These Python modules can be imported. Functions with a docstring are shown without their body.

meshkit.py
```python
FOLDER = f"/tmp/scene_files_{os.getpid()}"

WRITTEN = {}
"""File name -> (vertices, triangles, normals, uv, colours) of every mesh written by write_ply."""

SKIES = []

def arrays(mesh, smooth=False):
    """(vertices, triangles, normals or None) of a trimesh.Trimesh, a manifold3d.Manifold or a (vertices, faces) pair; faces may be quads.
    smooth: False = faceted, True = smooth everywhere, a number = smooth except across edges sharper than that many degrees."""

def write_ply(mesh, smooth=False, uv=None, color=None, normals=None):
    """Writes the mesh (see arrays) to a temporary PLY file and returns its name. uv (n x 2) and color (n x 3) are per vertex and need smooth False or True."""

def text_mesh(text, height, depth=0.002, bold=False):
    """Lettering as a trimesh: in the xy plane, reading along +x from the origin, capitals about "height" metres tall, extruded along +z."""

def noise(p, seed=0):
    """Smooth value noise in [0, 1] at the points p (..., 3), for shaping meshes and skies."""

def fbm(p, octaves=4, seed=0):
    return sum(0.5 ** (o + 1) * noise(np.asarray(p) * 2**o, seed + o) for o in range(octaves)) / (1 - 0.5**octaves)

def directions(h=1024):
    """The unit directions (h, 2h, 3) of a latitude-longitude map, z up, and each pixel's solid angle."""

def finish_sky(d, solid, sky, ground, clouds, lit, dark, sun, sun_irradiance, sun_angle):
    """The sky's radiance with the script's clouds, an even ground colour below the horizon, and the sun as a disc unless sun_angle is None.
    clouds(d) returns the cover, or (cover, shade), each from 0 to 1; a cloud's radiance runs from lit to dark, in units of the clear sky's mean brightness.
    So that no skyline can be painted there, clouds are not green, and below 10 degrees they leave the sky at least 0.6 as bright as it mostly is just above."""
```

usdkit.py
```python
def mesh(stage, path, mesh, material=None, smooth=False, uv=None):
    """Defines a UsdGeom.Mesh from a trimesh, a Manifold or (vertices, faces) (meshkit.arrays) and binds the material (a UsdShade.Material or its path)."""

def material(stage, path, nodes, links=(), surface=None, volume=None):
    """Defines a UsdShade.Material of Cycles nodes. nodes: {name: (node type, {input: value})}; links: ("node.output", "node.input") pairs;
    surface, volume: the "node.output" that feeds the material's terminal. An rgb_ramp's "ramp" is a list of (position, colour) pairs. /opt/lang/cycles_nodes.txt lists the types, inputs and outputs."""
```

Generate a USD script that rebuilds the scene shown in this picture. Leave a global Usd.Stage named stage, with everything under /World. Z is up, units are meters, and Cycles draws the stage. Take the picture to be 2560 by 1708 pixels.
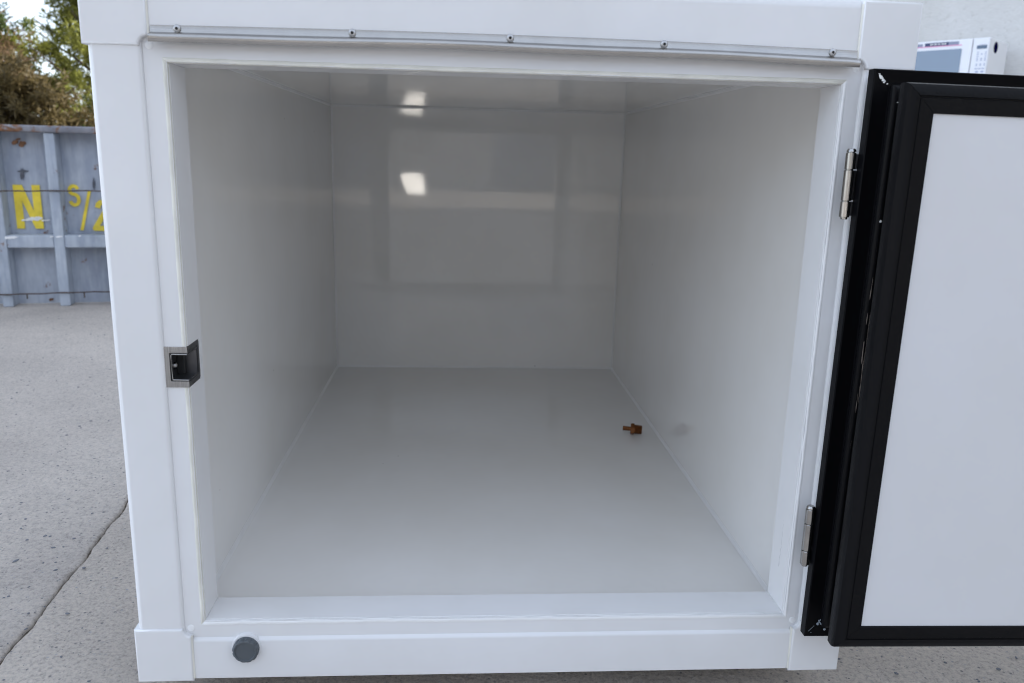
import math, random
import numpy as np, trimesh, manifold3d, usdkit, meshkit
from shapely.geometry import Polygon, box as sbox
from shapely import affinity
from pxr import Usd, UsdGeom, UsdLux, UsdShade, Gf, Sdf

random.seed(7)
rng = np.random.default_rng(7)
stage = Usd.Stage.CreateInMemory()
UsdGeom.SetStageUpAxis(stage, UsdGeom.Tokens.z)
UsdGeom.SetStageMetersPerUnit(stage, 1.0)
UsdGeom.Xform.Define(stage, '/World')
UsdGeom.Scope.Define(stage, '/World/Looks')

# ------------------------------------------------------------------ camera
GROUND = -0.05
yaw, pitch, roll = math.radians(3.9403), math.radians(13.038), math.radians(1.4636)
cam_pos = np.array([0.43811, -1.01869, 0.72818])
fwd = np.array([math.sin(yaw) * math.cos(pitch), math.cos(yaw) * math.cos(pitch), -math.sin(pitch)])
rgt = np.array([math.cos(yaw), -math.sin(yaw), 0.0])
upv = np.cross(rgt, fwd)
r2 = rgt * math.cos(roll) + upv * math.sin(roll)
u2 = -rgt * math.sin(roll) + upv * math.cos(roll)
cam = UsdGeom.Camera.Define(stage, '/World/camera')
M = Gf.Matrix4d(*r2, 0, *u2, 0, *(-fwd), 0, *cam_pos, 1)
cam.AddTransformOp().Set(M)
cam.CreateHorizontalApertureAttr(23.5)
cam.CreateVerticalApertureAttr(23.5 * 683 / 1024)
cam.CreateFocalLengthAttr(2025.66 / 2560 * 23.5)
cam.CreateClippingRangeAttr(Gf.Vec2f(0.05, 500))
cam.CreateFStopAttr(4.2)
cam.CreateFocusDistanceAttr(1.25)
cam.CreateExposureAttr(1.22)

# ------------------------------------------------------------------ sky and sun
SUN = np.array([0.95, -0.12, 0.0]); SUN /= np.linalg.norm(SUN)
EL = math.radians(31)
SUN = np.array([SUN[0] * math.cos(EL), SUN[1] * math.cos(EL), math.sin(EL)])
sky_mat = usdkit.material(stage, '/World/Looks/sky', {
    'sky': ('sky_texture', {'sky_type': 'single_scattering', 'sun_disc': False, 'sun_elevation': EL,
                            'sun_rotation': math.atan2(SUN[0], SUN[1]), 'aerosol_density': 1.6, 'air_density': 1.0}),
    'tc': ('texture_coordinate', {}), 'mp': ('mapping', {'mapping_type': 'point', 'scale': (1, 1, 2.2)}),
    'cn': ('noise_texture', {'scale': 1.7, 'detail': 7.0, 'roughness': 0.55, 'type': 'fBM'}),
    'cr': ('rgb_ramp', {'ramp': [(0.25, (.34, .34, .34)), (0.65, (.76, .76, .76))]}),
    'mx': ('mix', {'mix_type': 'mix', 'color2': (5.15, 5.72, 6.75)}),
    'bg': ('background_shader', {'strength': 0.13})},
    [('tc.generated', 'mp.vector'), ('mp.vector', 'cn.vector'), ('cn.fac', 'cr.fac'), ('cr.color', 'mx.fac'), ('sky.color', 'mx.color1'), ('mx.color', 'bg.color')], surface='bg.background')
dome = UsdLux.DomeLight.Define(stage, '/World/sky')
UsdShade.MaterialBindingAPI.Apply(dome.GetPrim()).Bind(sky_mat)
dome.GetPrim().SetCustomDataByKey('kind', 'structure')
sun = UsdLux.DistantLight.Define(stage, '/World/sun')
sun.CreateIntensityAttr(1.25); sun.CreateAngleAttr(0.53); sun.CreateNormalizeAttr(True)
sun.CreateColorAttr(Gf.Vec3f(1.0, 0.95, 0.87))
zz = SUN; xx = np.cross([0, 0, 1], zz); xx /= np.linalg.norm(xx); yy = np.cross(zz, xx)
sun.AddTransformOp().Set(Gf.Matrix4d(*xx, 0, *yy, 0, *zz, 0, 0, 0, 20, 1))

# ------------------------------------------------------------------ materials
def mat(name, nodes, links=(), surface='p.BSDF'):
    return usdkit.material(stage, '/World/Looks/' + name, nodes, links, surface=surface)

def plain(name, col, rough=0.5, metal=0.0, spec=0.5, bump=0.0, bscale=60.0, var=0.0, vscale=4.0, coat=0.0, detail=4):
    n = {'p': ('principled_bsdf', {'base_color': col, 'roughness': rough, 'metallic': metal, 'specular_ior_level': spec, 'coat_weight': coat, 'coat_roughness': 0.04}),
         'g': ('geometry', {})}
    l = []
    if bump:
        n['bn'] = ('noise_texture', {'scale': bscale, 'detail': detail, 'type': 'fBM'})
        n['b'] = ('bump', {'strength': 1.0, 'distance': bump})
        l += [('g.position', 'bn.vector'), ('bn.fac', 'b.height'), ('b.normal', 'p.normal')]
    if var:
        n['vn'] = ('noise_texture', {'scale': vscale, 'detail': 5.0, 'type': 'fBM'})
        c = np.array(col)
        n['r'] = ('rgb_ramp', {'ramp': [(0.3, tuple(c * (1 - var))), (0.7, tuple(np.minimum(c * (1 + var), 1)))]})
        l += [('g.position', 'vn.vector'), ('vn.fac', 'r.fac'), ('r.color', 'p.base_color')]
    return mat(name, n, l)

def gelcoat(name, col, rough, wav, grime=0.06, coat=0.0):
    """Glossy white gelcoat: long waves in the reflections, faint mottling and a few specks of dirt."""
    c = np.array(col)
    return mat(name, {
        'g': ('geometry', {}),
        'n1': ('noise_texture', {'scale': 7.0, 'detail': 2.0, 'type': 'fBM'}),
        'n2': ('noise_texture', {'scale': 140.0, 'detail': 2.0, 'type': 'fBM'}),
        'b1': ('bump', {'strength': 1.0, 'distance': wav}),
        'b2': ('bump', {'strength': 1.0, 'distance': wav * 0.02}),
        'n3': ('noise_texture', {'scale': 3.2, 'detail': 6.0, 'roughness': 0.6, 'type': 'fBM'}),
        'r3': ('rgb_ramp', {'ramp': [(0.35, tuple(c * (1 - grime) * np.array([1, .995, .98]))), (0.62, tuple(c))]}),
        'v': ('voronoi_texture', {'scale': 14.0, 'feature': 'f1'}),
        'rv': ('rgb_ramp', {'ramp': [(0.0, (.30, .28, .26)), (0.012, (.30, .28, .26)), (0.030, (1, 1, 1)), (1, (1, 1, 1))]}),
        'nz': ('noise_texture', {'scale': 5.0, 'detail': 0.0, 'type': 'fBM'}),
        'rz': ('rgb_ramp', {'ramp': [(0.56, (0, 0, 0)), (0.60, (1, 1, 1))]}),
        'mx': ('mix', {'mix_type': 'multiply', 'fac': 0.0}),
        'nr': ('noise_texture', {'scale': 5.0, 'detail': 5.0, 'type': 'fBM'}),
        'mr': ('map_range', {'from_min': 0.3, 'from_max': 0.7, 'to_min': rough * 0.75, 'to_max': rough * 1.3}),
        'p': ('principled_bsdf', {'specular_ior_level': 0.5, 'coat_weight': coat, 'coat_roughness': 0.05})},
        [('g.position', 'n1.vector'), ('g.position', 'n2.vector'), ('g.position', 'n3.vector'), ('g.position', 'v.vector'), ('g.position', 'nz.vector'), ('g.position', 'nr.vector'),
         ('n1.fac', 'b1.height'), ('n2.fac', 'b2.height'), ('b1.normal', 'b2.normal'), ('b2.normal', 'p.normal'),
         ('n3.fac', 'r3.fac'), ('r3.color', 'mx.color1'), ('v.distance', 'rv.fac'), ('rv.color', 'mx.color2'),
         ('nz.fac', 'rz.fac'), ('rz.color', 'mx.fac'), ('mx.color', 'p.base_color'), ('nr.fac', 'mr.value'), ('mr.result', 'p.roughness')])

WHITE = gelcoat('white_gelcoat_dimmed', (.695, .70, .71), 0.14, 0.0012)  # same gelcoat as the liner, colour darkened to hold down the outside light
REVEAL_LIT = gelcoat('reveal_gelcoat_lifted', (.82, .82, .825), 0.14, 0.0004)  # gelcoat paled so sill, jambs and head look brighter lit
LINER = gelcoat('liner_gelcoat_lifted', (.92, .905, .878), 0.03, 0.00018, 0.04, 0.15)  # same gelcoat as outside, colour paled to lift the light inside
SEAL = plain('sealant', (.64, .63, .57), 0.4, bump=0.0012, bscale=110, var=0.10, vscale=22)
SEALB = plain('white_bead', (.74, .745, .745), 0.3, bump=0.0006, bscale=110)
SEALW = plain('white_fillet', (.90, .895, .88), 0.3, bump=0.0008, bscale=90)
BLACK = plain('black_extrusion', (.0030, .0030, .0036), 0.30, spec=0.05, bump=0.0003, bscale=40)
RUBBER = mat('black_rubber', {
    'g': ('geometry', {}), 'n': ('noise_texture', {'scale': 260.0, 'detail': 3.0, 'type': 'fBM'}), 'm': ('noise_texture', {'scale': 7.0, 'detail': 3.0, 'type': 'fBM'}),
    'r': ('rgb_ramp', {'ramp': [(0.76, (.0045, .0045, .005)), (0.9, (.02, .02, .02))]}), 'x': ('math', {'math_type': 'multiply'}),
    'a': ('math', {'math_type': 'multiply', 'value2': 1.75}),
    'b': ('bump', {'distance': 0.0004}), 'p': ('principled_bsdf', {'roughness': 0.26, 'specular_ior_level': 0.09})},
    [('g.position', 'n.vector'), ('g.position', 'm.vector'), ('n.fac', 'x.value1'), ('m.fac', 'x.value2'), ('x.value', 'a.value1'), ('a.value', 'r.fac'), ('r.color', 'p.base_color'),
     ('n.fac', 'b.height'), ('b.normal', 'p.normal')])
PANEL = gelcoat('door_panel', (.60, .605, .62), 0.22, 0.0004, 0.03)
def brushed(name, col, rough, sx, sz):
    return mat(name, {
        'g': ('geometry', {}), 'mp': ('mapping', {'mapping_type': 'point', 'scale': (sx, 40, sz)}),
        'n': ('noise_texture', {'scale': 6.0, 'detail': 6.0, 'roughness': 0.7, 'type': 'fBM'}),
        'n2': ('noise_texture', {'scale': 22.0, 'detail': 6.0, 'roughness': 0.65, 'type': 'fBM'}),
        'r': ('rgb_ramp', {'ramp': [(0.28, tuple(np.array(col) * .86)), (0.7, tuple(col))]}),
        'm': ('map_range', {'from_min': 0.3, 'from_max': 0.7, 'to_min': rough * .85, 'to_max': rough * 1.2}),
        'b': ('bump', {'distance': 0.00008}),
        'p': ('principled_bsdf', {'metallic': 1.0})},
        [('g.position', 'mp.vector'), ('mp.vector', 'n.vector'), ('g.position', 'n2.vector'), ('n2.fac', 'r.fac'), ('r.color', 'p.base_color'),
         ('n.fac', 'm.value'), ('m.result', 'p.roughness'), ('n.fac', 'b.height'), ('b.normal', 'p.normal')])
ALU = brushed('aluminium', (.40, .39, .375), 0.26, 1.5, 90)
STEEL = brushed('stainless', (.40, .395, .385), 0.28, 90, 3)
POLISHED = plain('polished_steel', (.42, .41, .395), 0.17, metal=1.0, var=0.1, vscale=60)
RIVET = plain('rivet_steel', (.42, .42, .42), .36, metal=.9, var=.15, vscale=200)
DARKSTEEL = plain('cup_steel', (.13, .13, .135), 0.36, metal=0.9, var=0.15, vscale=40)
HOLE = plain('dark_hole', (.01, .01, .01), 0.7)
CAP = plain('grey_plastic', (.070, .082, .092), 0.42, bump=0.0004, bscale=220)
BRASS = plain('brown_brass', (.20, .075, .022), 0.42, metal=0.55, var=0.35, vscale=120, bump=0.0004, bscale=400)
FLECK = plain('white_fleck', (.72, .72, .70), 0.6)
GFLECK = plain('grey_fleck', (.22, .26, .30), 0.5)

# ------------------------------------------------------------------ scene helpers
USED = {}
def path_for(name, parent):
    base = '/World' if parent is None else str(parent.GetPath())
    k = (base, name); n = USED.get(k, 0); USED[k] = n + 1
    return f'{base}/{name}' if n == 0 else f'{base}/{name}_{n:03d}'

def tag(prim, label=None, cat=None, group=None, kind=None):
    for k, v in (('label', label), ('category', cat), ('group', group), ('kind', kind)):
        if v: prim.SetCustomDataByKey(k, v)
    return prim

def obj(name, mesh, m, parent=None, smooth=False, **kw):
    if isinstance(mesh, (list, tuple)) and not (len(mesh) == 2 and isinstance(mesh[0], np.ndarray)):
        mesh = trimesh.util.concatenate(mesh)
    return tag(usdkit.mesh(stage, path_for(name, parent), mesh, m, smooth=smooth).GetPrim(), **kw)

def thing(name, parent=None, **kw):
    return tag(UsdGeom.Xform.Define(stage, path_for(name, parent)).GetPrim(), **kw)

def fixed(v, f):
    m = trimesh.Trimesh(np.asarray(v, float), np.asarray(f), process=True)
    trimesh.repair.fix_normals(m, multibody=True)
    return m

def bx(x0, x1, y0, y1, z0, z1):
    m = trimesh.creation.box([x1 - x0, y1 - y0, z1 - z0]); m.apply_translation([(x0 + x1) / 2, (y0 + y1) / 2, (z0 + z1) / 2]); return m

def rbox(x0, x1, y0, y1, z0, z1, r=0.004, sec=10):
    r = min(r, (x1 - x0) / 2.01, (y1 - y0) / 2.01, (z1 - z0) / 2.01)
    s = manifold3d.Manifold.sphere(r, sec)
    ms = [s.translate([x, y, z]) for x in (x0 + r, x1 - r) for y in (y0 + r, y1 - r) for z in (z0 + r, z1 - r)]
    mm = manifold3d.Manifold.batch_hull(ms).to_mesh()
    return trimesh.Trimesh(mm.vert_properties[:, :3], mm.tri_verts, process=False)

def tri(poly):
    return trimesh.creation.triangulate_polygon(poly, engine='earcut')

def loft(loops, caps=True):
    """Closed loops of equal length joined by quads, first and last capped (triangulated in their own plane)."""
    n = len(loops[0]); v = np.vstack(loops); f = []
    for k in range(len(loops) - 1):
        for i in range(n):
            j = (i + 1) % n
            a, b, c, d = k * n + i, k * n + j, (k + 1) * n + j, (k + 1) * n + i
            f += [(a, b, c), (a, c, d)]
    if caps:
        for k in (0, len(loops) - 1):
            L = np.asarray(loops[k]); c = L.mean(0)
            uu, ss, vt = np.linalg.svd(L - c)
            P = (L - c) @ vt[:2].T
            pv, pf = trimesh.creation.triangulate_polygon(Polygon(P), engine='earcut')
            idx = [int(np.argmin(((P - q) ** 2).sum(1))) for q in pv]
            f += [tuple(k * n + idx[t] for t in tri_) for tri_ in pf]
    return fixed(v, f)

def ext_y(poly, y0, y1):
    """Polygon in (x, z) extruded along y."""
    m = trimesh.creation.extrude_polygon(poly, y1 - y0, engine='earcut')
    v = np.array(m.vertices); v = np.stack([v[:, 0], y0 + v[:, 2], v[:, 1]], 1)
    return fixed(v, m.faces)

def inset(pts, d):
    P = np.asarray(pts, float); n = len(P)
    a = P - np.roll(P, 1, 0); b = np.roll(P, -1, 0) - P
    na = np.stack([-a[:, 1], a[:, 0]], 1) / np.linalg.norm(a, axis=1)[:, None]
    nb = np.stack([-b[:, 1], b[:, 0]], 1) / np.linalg.norm(b, axis=1)[:, None]
    return P + (na + nb) * (d / (1 + (na * nb).sum(1)))[:, None]

def bevel_y(pts, y0, y1, r, steps=3):
    """Counter-clockwise polygon in (x, z) as a slab from y0 (front, edges rounded by r) to y1."""
    L = []
    for k in range(steps + 1):
        t = math.pi / 2 * k / steps
        q = inset(pts, r * (1 - math.sin(t)))
        L.append(np.stack([q[:, 0], np.full(len(q), y0 + r * (1 - math.cos(t))), q[:, 1]], 1))
    L.append(np.stack([np.array(pts)[:, 0], np.full(len(pts), y1), np.array(pts)[:, 1]], 1))
    return loft(L)

def ext_along(profile, axis, a, b, segs=1, bow=None):
    """Closed profile swept straight along an axis. axis x: profile (y, z); axis y: (x, z); axis z: (x, y)."""
    L = []
    for t in np.linspace(a, b, segs + 1):
        p = np.asarray(profile, float); q = np.zeros((len(p), 3)); k = 'xyz'.index(axis); o = [i for i in range(3) if i != k]
        q[:, k] = t; q[:, o[0]] = p[:, 0]; q[:, o[1]] = p[:, 1]
        if bow: q = bow(q)
        L.append(q)
    return loft(L)

def rails(x0, z0, x1, z1, profile, gap=0.0, dense=1, wob=None):
    """Four mitred rails round a rectangle; profile points (inset s, y). Bottom, right, top, left."""
    out = []
    P = np.asarray(profile, float)
    cor = lambda s, y: [np.array([x0 + s, y, z0 + s]), np.array([x1 - s, y, z0 + s]), np.array([x1 - s, y, z1 - s]), np.array([x0 + s, y, z1 - s])]
    C = [cor(s, y) for s, y in P]
    for k in range(4):
        A = np.array([c[k] for c in C]); B = np.array([c[(k + 1) % 4] for c in C])
        d = (B - A) / np.linalg.norm(B - A, axis=1)[:, None]
        A = A + d * gap; B = B - d * gap
        L = [A + (B - A) * t for t in np.linspace(0, 1, dense + 1)]
        if wob is not None: L = [wob(l) for l in L]
        out.append(loft(L))
    return out

def lathe(prof, n=32, axis='z', at=(0, 0, 0)):
    """prof: (radius, height) from one end to the other along the axis."""
    m = trimesh.creation.revolve(np.asarray(prof, float), sections=n)
    v = np.array(m.vertices)
    if axis == 'y': v = v[:, [0, 2, 1]] * [1, 1, 1]
    if axis == 'x': v = v[:, [2, 0, 1]]
    return fixed(v + np.asarray(at, float), m.faces)

def tube(pts, rad, n=8):
    pts = np.asarray(pts, float); rad = np.broadcast_to(rad, len(pts))
    t = np.gradient(pts, axis=0); t /= np.linalg.norm(t, axis=1)[:, None]
    ref = np.array([0, 0, 1.0]) if abs(t[0][2]) < .9 else np.array([1.0, 0, 0])
    L = []
    for p, d, r in zip(pts, t, rad):
        a = np.cross(d, ref); a /= np.linalg.norm(a); b = np.cross(d, a)
        th = np.linspace(0, 2 * math.pi, n, endpoint=False)
        L.append(p + r * (np.cos(th)[:, None] * a + np.sin(th)[:, None] * b))
    v = np.vstack(L); f = []
    for k in range(len(L) - 1):
        for i in range(n):
            j = (i + 1) % n
            f += [(k * n + i, k * n + j, (k + 1) * n + j), (k * n + i, (k + 1) * n + j, (k + 1) * n + i)]
    for k, o in ((0, 1), (len(L) - 1, -1)):
        f += [(k * n, k * n + i, k * n + i + 1)[::o] for i in range(1, n - 1)]
    return v, np.array(f)

def boolsub(a, b):
    A = manifold3d.Manifold(manifold3d.Mesh(np.asarray(a.vertices, np.float32), np.asarray(a.faces, np.uint32)))
    B = manifold3d.Manifold(manifold3d.Mesh(np.asarray(b.vertices, np.float32), np.asarray(b.faces, np.uint32)))
    mm = (A - B).to_mesh()
    return trimesh.Trimesh(mm.vert_properties[:, :3], mm.tri_verts, process=False)

# ================================================================== GROUND
def concrete(name, c0, c1, stain):
    return mat(name, {
        'g': ('geometry', {}),
        'n': ('noise_texture', {'scale': 1.3, 'detail': 8.0, 'roughness': 0.62, 'type': 'fBM'}),
        'r': ('rgb_ramp', {'ramp': [(0.30, c0), (0.55, c1), (0.75, tuple(np.array(c1) * 1.12))]}),
        'n2': ('noise_texture', {'scale': 130.0, 'detail': 6.0, 'roughness': 0.85, 'type': 'fBM'}),
        'r2': ('rgb_ramp', {'ramp': [(0.36, (.62, .62, .63)), (0.48, (.98, .98, .98)), (0.63, (1.20, 1.19, 1.16))]}),
        'm1': ('mix', {'mix_type': 'multiply', 'fac': 1.0}),
        'v': ('voronoi_texture', {'scale': 120.0, 'feature': 'f1'}),
        'vs': ('separate_color', {}),
        'rv': ('rgb_ramp', {'ramp': [(0.0, (1, 1, 1)), (0.22, (1, 1, 1)), (0.31, (0, 0, 0))]}),
        'rs': ('rgb_ramp', {'ramp': [(0.78, (0, 0, 0)), (0.80, (.8, .8, .8))]}),
        'ms': ('mix', {'mix_type': 'multiply', 'fac': 1.0}),
        'rc': ('rgb_ramp', {'ramp': [(0.0, (.14, .14, .15)), (0.35, (.24, .23, .22)), (0.7, (.48, .46, .43)), (1.0, (.32, .33, .36))]}),
        'm2': ('mix', {'mix_type': 'mix'}),
        'n4': ('noise_texture', {'scale': 0.55, 'detail': 5.0, 'roughness': 0.55, 'distortion': 1.2, 'type': 'fBM'}),
        'r4': ('rgb_ramp', {'ramp': [(0.38, stain), (0.58, (1, 1, 1))]}),
        'm3': ('mix', {'mix_type': 'multiply', 'fac': 1.0}),
        'b': ('bump', {'strength': 1.0, 'distance': 0.005}),
        'b2': ('bump', {'strength': 0.6, 'distance': 0.003}),
        'p': ('principled_bsdf', {'roughness': 0.85, 'specular_ior_level': 0.3})},
        [('g.position', x + '.vector') for x in ('n', 'n2', 'v', 'n4')] +
        [('n.fac', 'r.fac'), ('n2.fac', 'r2.fac'), ('r.color', 'm1.color1'), ('r2.color', 'm1.color2'),
         ('v.distance', 'rv.fac'), ('v.color', 'vs.color'), ('vs.r', 'rs.fac'), ('rv.color', 'ms.color1'), ('rs.color', 'ms.color2'),
         ('vs.g', 'rc.fac'), ('ms.color', 'm2.fac'), ('m1.color', 'm2.color1'), ('rc.color', 'm2.color2'),
         ('n4.fac', 'r4.fac'), ('m2.color', 'm3.color1'), ('r4.color', 'm3.color2'), ('m3.color', 'p.base_color'),
         ('n2.fac', 'b.height'), ('v.distance', 'b2.height'), ('b.normal', 'b2.normal'), ('b2.normal', 'p.normal')])
CONC_A = concrete('concrete_old', (.49, .435, .385), (.575, .515, .455), (.80, .80, .81))
CONC_B = concrete('concrete_new', (.50, .44, .385), (.585, .52, .455), (.82, .82, .82))
DIRT = plain('joint_dirt', (.11, .09, .065), 0.95, bump=0.02, bscale=90, var=0.5, vscale=50)
GRIT = plain('ground_far', (.38, .36, .34), 0.9, var=0.2, vscale=2.0)

def joint_x(y):
    y = np.asarray(y, float)
    return -0.262 - 0.085 * (y - .14) + 0.014 * np.sin((y - .1) * 2.6) + .0018 * np.sin(y * 31) + .0012 * np.sin(y * 57 + 1)
obj('ground', bx(-60, 60, -60, 60, GROUND - .4, GROUND - .03), GRIT, kind='structure')
ys = np.concatenate([np.linspace(-20, -1, 10), np.linspace(-.9, 3.4, 520), np.linspace(3.6, 16, 8)])
def slab(side, z, m):
    """One half of the yard: a sheet with its joint edge rounded off, worn and uneven."""
    V, F = [], []
    offs = np.array([0.0003, .0012, .0028, .0055, .010, .018, .04]); drop = np.array([-.014, -.0050, -.0024, -.0011, -.0004, 0, 0])
    far = np.full(len(ys), -14.0 if side < 0 else 14.0)
    jit = (meshkit.fbm(np.stack([ys * 60, ys * 0, ys * 0 + side], 1), 4, 3) - .5) * .0055
    jz = (meshkit.fbm(np.stack([ys * 40, ys * 0, ys * 0 + 7 + side], 1), 3, 5) - .5)
    cols = []
    for o, d in zip(offs, drop):
        k = max(0.0, 1 - o / .05)
        x = joint_x(ys) + side * (.0002 + o * (1.0 if side > 0 else 1.5)) + jit * k
        cols.append(np.stack([x, ys, z + d * (1.0 + 1.2 * jz * k) + (.004 * k * jz)], 1))
    cols.append(np.stack([far, ys, np.full(len(ys), z)], 1))
    n = len(ys); V = np.vstack(cols)
    for c in range(len(cols) - 1):
        for i in range(n - 1):
            a, b, d, e = c * n + i, c * n + i + 1, (c + 1) * n + i + 1, (c + 1) * n + i
            F += [(a, b, d), (a, d, e)] if side < 0 else [(a, d, b), (a, e, d)]
    return V, np.array(F)
obj('concrete_slab', slab(-1, GROUND, CONC_A), CONC_A, kind='structure', smooth=True)
obj('concrete_slab', slab(1, GROUND - .003, CONC_B), CONC_B, kind='structure', smooth=True)
jp = np.stack([joint_x(ys), ys], 1)
jl = []
for (x, y) in jp:
    w = .022
    z = GROUND - .0090 + .003 * (meshkit.noise(np.array([x * 30, y * 45, .3])) - .5)
    jl.append(np.array([[x - w, y, z - .012], [x - w * .4, y, z], [x + w * .4, y, z], [x + w, y, z - .012]]))
n4 = 4; F = []
for k in range(len(jl) - 1):
    for i in range(3): F += [(k * n4 + i, k * n4 + i + 1, (k + 1) * n4 + i + 1), (k * n4 + i, (k + 1) * n4 + i + 1, (k + 1) * n4 + i)]
obj('joint_soil', (np.vstack(jl), np.array(F)), DIRT, kind='stuff', smooth=True, label='dark soil filling the open joint between the two concrete slabs', cat='soil')

# loose grit and small embedded stones of the concrete (nobody could count them)
STONE = mat('grit_stone', {'g': ('geometry', {}), 'r': ('rgb_ramp', {'ramp': [(0, (.13, .135, .15)), (.35, (.26, .25, .24)), (.7, (.42, .40, .37)), (1, (.58, .56, .53))]}),
                           'p': ('principled_bsdf', {'roughness': .8})}, [('g.random_per_island', 'r.fac'), ('r.color', 'p.base_color')])
V, F, n0 = [], [], 0
ico = trimesh.creation.icosphere(1, 1.0); iv, jf = np.array(ico.vertices), np.array(ico.faces)
for k in range(3400):
    left = rng.random() < .72
    if left:
        y = -.35 + 3.2 * rng.random() ** 1.7; x = joint_x(y) + .25 - (.5 + 1.2 * rng.random()) * rng.random() - (.25 * max(y, 0)) * rng.random()
        if x > -0.03: continue
    else:
        x, y = 1.0 + .9 * rng.random(), -.25 + 1.1 * rng.random()
    s = .0008 + .0026 * rng.random() ** 4
    if rng.random() < .02: s *= 1.7
    sc = s * np.array([1 + .6 * rng.random(), .7 + .4 * rng.random(), .28 + .3 * rng.random()])
    a = rng.random() * 6.283; ca, sa = math.cos(a), math.sin(a)
    v = iv * (1 + .25 * (rng.random((len(iv), 1)) - .5)) * sc
    v = np.stack([v[:, 0] * ca - v[:, 1] * sa, v[:, 0] * sa + v[:, 1] * ca, v[:, 2]], 1) + [x, y, GROUND + sc[2] * .15]
    V.append(v); F.append(jf + n0); n0 += len(v)
obj('grit', (np.vstack(V), np.vstack(F)), STONE, kind='stuff', smooth=True, label='small grit and exposed stones scattered over the grey concrete yard', cat='grit')

# ================================================================== INSULATED BOX
H = 0.9200; X0, X1, Z0, Z1 = .0933, .9132, .0886, .8236; R = .008; T = .0594
A0, A1, B0, B1, D = .0485, .9493, .042, .8598, 1.554
YB = R + T
bxp = thing('insulated_box', label='large white glossy insulated fibreglass box with its black-edged door swung open', cat='insulated box')

ring = ext_y(Polygon([(.03, .02), (.97, .02), (.97, .89), (.03, .89)], [[(X0, Z0), (X1, Z0), (X1, Z1), (X0, Z1)]]), R, YB)
notch = bx(.0690, X0 + .02, R - .02, R + .0390, .4325, .4712)
ring = boolsub(ring, notch)
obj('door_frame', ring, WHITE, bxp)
def circ(cx, cy, r, n=14): return [(cx + r * math.cos(t), cy + r * math.sin(t)) for t in np.linspace(0, 2 * math.pi, n, endpoint=False)]
def wob(l):
    q = l.copy(); w = (meshkit.fbm(l.mean(0) * 70, 3) - .5) * .0022
    q[:, 0] += w * .6; q[:, 2] += w; q[:, 1] += w * .3
    return q
for kb, m in enumerate(rails(X0, Z0, X1, Z1, circ(-.0028, R + .0028, .0036), 0, 60, wob)):
    # the bead stops at the latch
    obj('sealant_bead', boolsub(m, bx(.05, X0 + .006, -.05, .06, .4255, .479)), SEALB if kb < 2 else SEAL, bxp, smooth=50)

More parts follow.
